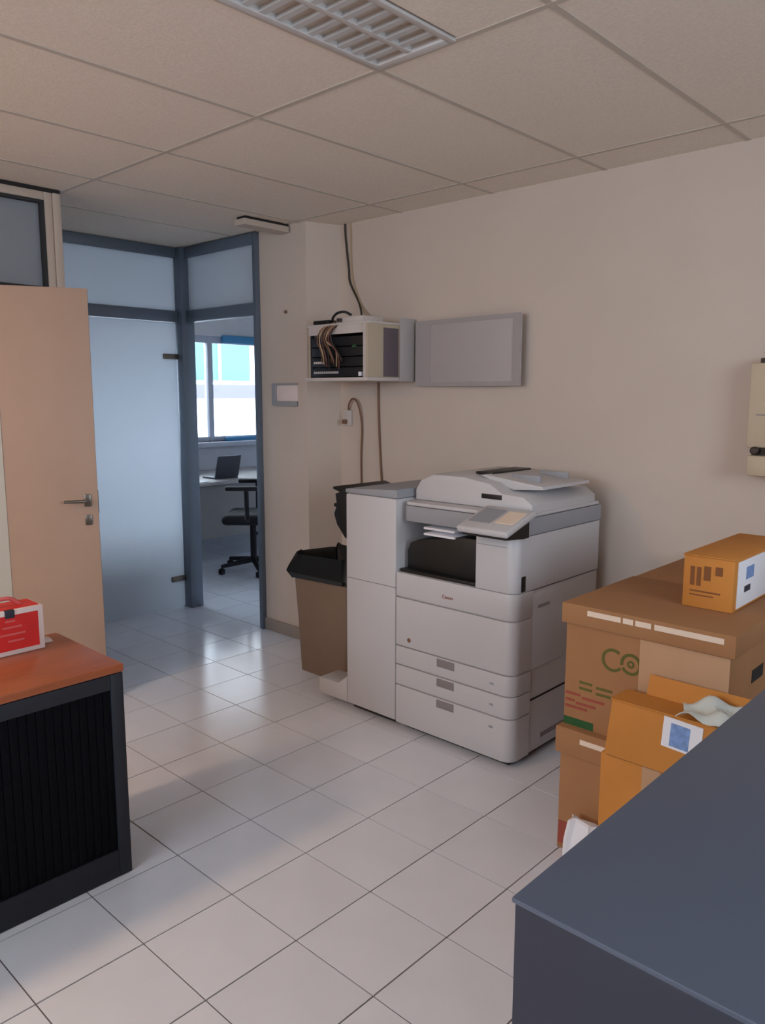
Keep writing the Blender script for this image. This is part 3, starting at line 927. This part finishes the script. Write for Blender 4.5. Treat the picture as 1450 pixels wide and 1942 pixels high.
# the two shallow orange cartons in front
oc = thing('carton', 'lower orange carton standing on the floor in front of the archive boxes', 'cardboard box', (-.82, 2.13, 0), 0, 'cardboard boxes by the right wall')
bx('body', 'carton_orange', oc, -1.037, -.60, 2.08, 2.182, 0, .452, .004)
bx('tape', 'carton_pale', oc, -.905, -.850, 2.0785, 2.0805, .20, .452)
op = thing('carton', 'upper orange carton with a raised flap and a white label', 'cardboard box', (-.82, 2.13, .452), 0, 'cardboard boxes by the right wall')
MB().prism([(-1.022, .4535), (-.60, .4535), (-.60, .628), (-1.004, .628)], 2.070, 2.182, 'y', .003).build('body', 'carton_orange', op, True)
MB().prism([(2.172, .628), (2.178, .627), (2.198, .686), (2.193, .688)], -.945, -.605, 'x').build('flap', 'carton_orange', op)
MB().prism([(2.066, .630), (2.170, .628), (2.170, .632), (2.066, .634)], -1.006, -.60, 'x').build('flap', 'carton_orange', op)
bx('seam', 'carton_print', op, -1.015, -.60, 2.074, 2.18, .4510, .4536)
lb = MB().box(-.055, .055, -.001, .001, -.045, .045, 0, 1, Matrix.Translation((-.792, 2.0685, .578)) @ Matrix.Rotation(.06, 4, 'Y')).build('white_label', 'paper', op)
MB().box(-.028, .026, -.0008, .0008, -.034, .034, 0, 1, Matrix.Translation((-.797, 2.0672, .575)) @ Matrix.Rotation(.06, 4, 'Y')).build('label_print', 'print_blue', lb)
pw = thing('plastic_wrap', 'crumpled clear plastic wrapping on top of the upper orange carton', 'plastic wrap', (-.74, 2.11, .635))
MB().grid(lambda p, q: (-.80 + p * .15 + .01 * math.sin(7 * q), 2.03 + q * .13, .642 + .022 * math.sin(3.1 * p) + .010 * math.sin(9 * p + 5 * q) + .008 * math.cos(11 * q - 4 * p) + .02 * q), 12, 12, .002).build('sheet', 'plastic_wrap', pw, True)
# white paper bag on the floor
wb = thing('paper_bag', 'crumpled white paper bag on the floor in front of the lower archive box', 'paper bag', (-1.108, 2.135, 0))


def bagloop(w, d, z, a):
    return wob(loop(-1.108, 2.135, w * .55, d * .75, z, .015, 3), a, a * .8)


loft(MB(), [bagloop(.19, .09, .003, .0), bagloop(.20, .10, .05, .006), bagloop(.19, .085, .11, .008), bagloop(.17, .05, .165, .008), bagloop(.15, .03, .172, .004)], True, True).build('body', 'paper', wb, True)

# ------------------------------------------------------------------ dark counter cabinet in the foreground
ct = thing('counter_cabinet', 'large dark blue-grey cabinet with a flat top in the right foreground', 'cabinet', (-.16, 1.3, 0))
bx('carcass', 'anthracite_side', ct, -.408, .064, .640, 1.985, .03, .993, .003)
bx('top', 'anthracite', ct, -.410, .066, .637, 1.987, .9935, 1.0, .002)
bx('plinth', 'cabinet_dark', ct, -.39, .05, .66, 1.96, 0, .031)
for k in range(2):
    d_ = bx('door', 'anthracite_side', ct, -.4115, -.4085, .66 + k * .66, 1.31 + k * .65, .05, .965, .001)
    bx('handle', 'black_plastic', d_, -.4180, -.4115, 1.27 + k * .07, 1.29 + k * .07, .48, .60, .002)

# ------------------------------------------------------------------ low tambour cabinet at the left
tc_ = thing('tambour_cabinet', 'low dark cabinet with ribbed roller shutter and reddish wooden top', 'cabinet', (-2.4, .55, 0))
TX, TY0, TY1 = -2.165, -.06, 1.143
MB().box(-2.622, TX - .012, TY0, TY1, .001, .668, .003).build('carcass', 'cabinet_dark', tc_, True)
bx('wood_top', 'wood_top', tc_, -2.626, TX + .002, TY0 - .003, TY1 + .003, .670, .696, .004)
bx('frame_side', 'cabinet_dark', tc_, TX - .012, TX, TY1 - .042, TY1, .001, .668, .003)
bx('frame_side', 'cabinet_dark', tc_, TX - .012, TX, TY0, TY0 + .042, .001, .668, .003)
bx('frame_rail', 'cabinet_dark', tc_, TX - .012, TX, TY0 + .042, TY1 - .042, .620, .668, .003)
bx('frame_rail', 'cabinet_dark', tc_, TX - .012, TX, TY0 + .042, TY1 - .042, .001, .092, .003)
n_s = 44
w_s = (TY1 - TY0 - .084) / n_s
sl = None
for k in range(n_s):
    y0 = TY0 + .042 + k * w_s
    if sl is None:
        sl = MB().prism([(-.0115, 0), (-.0060, .0015), (-.0050, w_s * .5), (-.0060, w_s - .0015), (-.0115, w_s)], .092, .620, 'z').build('slat', 'tambour', tc_, local=True)
        o = sl
    else:
        o = sl.copy()
        COL.objects.link(o)
    o.location = (TX - tc_.location.x, y0 - tc_.location.y, 0)
bx('handle', 'black_plastic', tc_, TX - .006, TX - .001, .52, .56, .30, .42, .002)

# red gift carton on it
rb = thing('red_box', 'red and white cardboard carrier box on the wooden cabinet top', 'box', (-2.56, .95, .696))
RX, RY0, RY1, RZ0, RZ1 = -2.485, .800, 1.046, .6965, .842
bx('body', 'card_white', rb, RX - .11, RX, RY0, RY1, RZ0, RZ1, .003)
rp = bx('red_panel', 'red_card', rb, RX - .001, RX + .0015, RY0 + .02, RY1 - .018, RZ0 + .016, RZ1 - .016)
for a, b_, z in ((.925, .955, .805), (.915, .975, .785), (.905, .985, .762), (.93, .98, .74)):
    bx('print_mark', 'red_pale', rp, RX + .0013, RX + .0022, a, b_, z, z + .006)
bx('top_panel', 'red_card', rb, RX - .106, RX - .012, RY0 + .006, RY1 - .008, RZ1 - .001, RZ1 + .002)
hb = MB()
hb.tube(spline([(RX - .055, RY0 + .05, RZ1 + .002), (RX - .055, .90, RZ1 + .022), (RX - .055, .96, RZ1 + .026), (RX - .055, RY1 - .05, RZ1 + .002)], 6), .007, 8)
hb.build('carry_handle', 'red_pale', rb, True)
bx('clasp', 'print_dark', rb, RX - .012, RX + .003, .925, .955, RZ1 - .024, RZ1 + .001, .001)
pp = thing('folded_slip', 'small white slip of paper beside the red box on the cabinet', 'paper', (-2.57, 1.085, .696))
MB().grid(lambda p, q: (-2.60 + p * .07, 1.062 + q * .03, .6985 + .006 * math.sin(3.1 * p)), 6, 2, .0015).build('sheet', 'card_white', pp, True)

# ------------------------------------------------------------------ recessed ceiling lamps
def louvre_lamp(label, LX0, LX1, LY0, LY1, tube_mat):
    cl = thing('ceiling_light', label, 'ceiling light', ((LX0 + LX1) / 2, (LY0 + LY1) / 2, CH - .02), 0, 'recessed louvre lights')
    b = MB()
    b.box(LX0, LX0 + .022, LY0, LY1, CH - .006, CH + .02, .002)
    b.box(LX1 - .022, LX1, LY0, LY1, CH - .006, CH + .02, .002)
    b.box(LX0 + .022, LX1 - .022, LY0, LY0 + .03, CH - .006, CH + .02, .002)
    b.box(LX0 + .022, LX1 - .022, LY1 - .03, LY1, CH - .006, CH + .02, .002)
    b.build('frame', 'lamp_metal', cl, True)
    bx('housing', 'lamp_metal', cl, LX0 + .002, LX1 - .002, LY0 + .002, LY1 - .002, CH + .085, CH + .092)
    mid = (LX0 + LX1) / 2
    bx('centre_bar', 'lamp_metal', cl, mid - .010, mid + .010, LY0 + .03, LY1 - .03, CH - .004, CH + .05, .002)
    for s0, s1 in ((LX0 + .022, mid - .010), (mid + .010, LX1 - .022)):
        for k in range(20):
            y = LY0 + .05 + k * (LY1 - LY0 - .08) / 20
            MB().prism([(y, CH - .003), (y + .020, CH - .003), (y + .013, CH + .045), (y + .007, CH + .045)], s0, s1, 'x').build('louvre_blade', 'lamp_blade', cl)
        MB().tube([((s0 + s1) / 2, LY0 + .05, CH + .065), ((s0 + s1) / 2, LY1 - .05, CH + .065)], .013, 10).build('tube', tube_mat, cl, True)
    return cl


louvre_lamp('switched-off recessed ceiling light with louvre blades near the right wall', LX0, LX1, LY0, LY1, 'lamp_tube')
# its lit neighbour, further back in the room: the warm light on the left half of the scene
lit = louvre_lamp('lit recessed ceiling light with louvre blades at the back of the room', L2[0], L2[1], L2[2], L2[3], 'lamp_glow')
ld = bpy.data.lights.new('lamp_light', 'AREA')
ld.shape = 'RECTANGLE'
ld.size, ld.size_y = .24, 1.1
ld.energy = 45.0
ld.color = (1.0, .66, .40)
lo_ = bpy.data.objects.new('lamp_light', ld)
lo_.location = (0, 0, .010)
lo_.parent = lit
COL.objects.link(lo_)
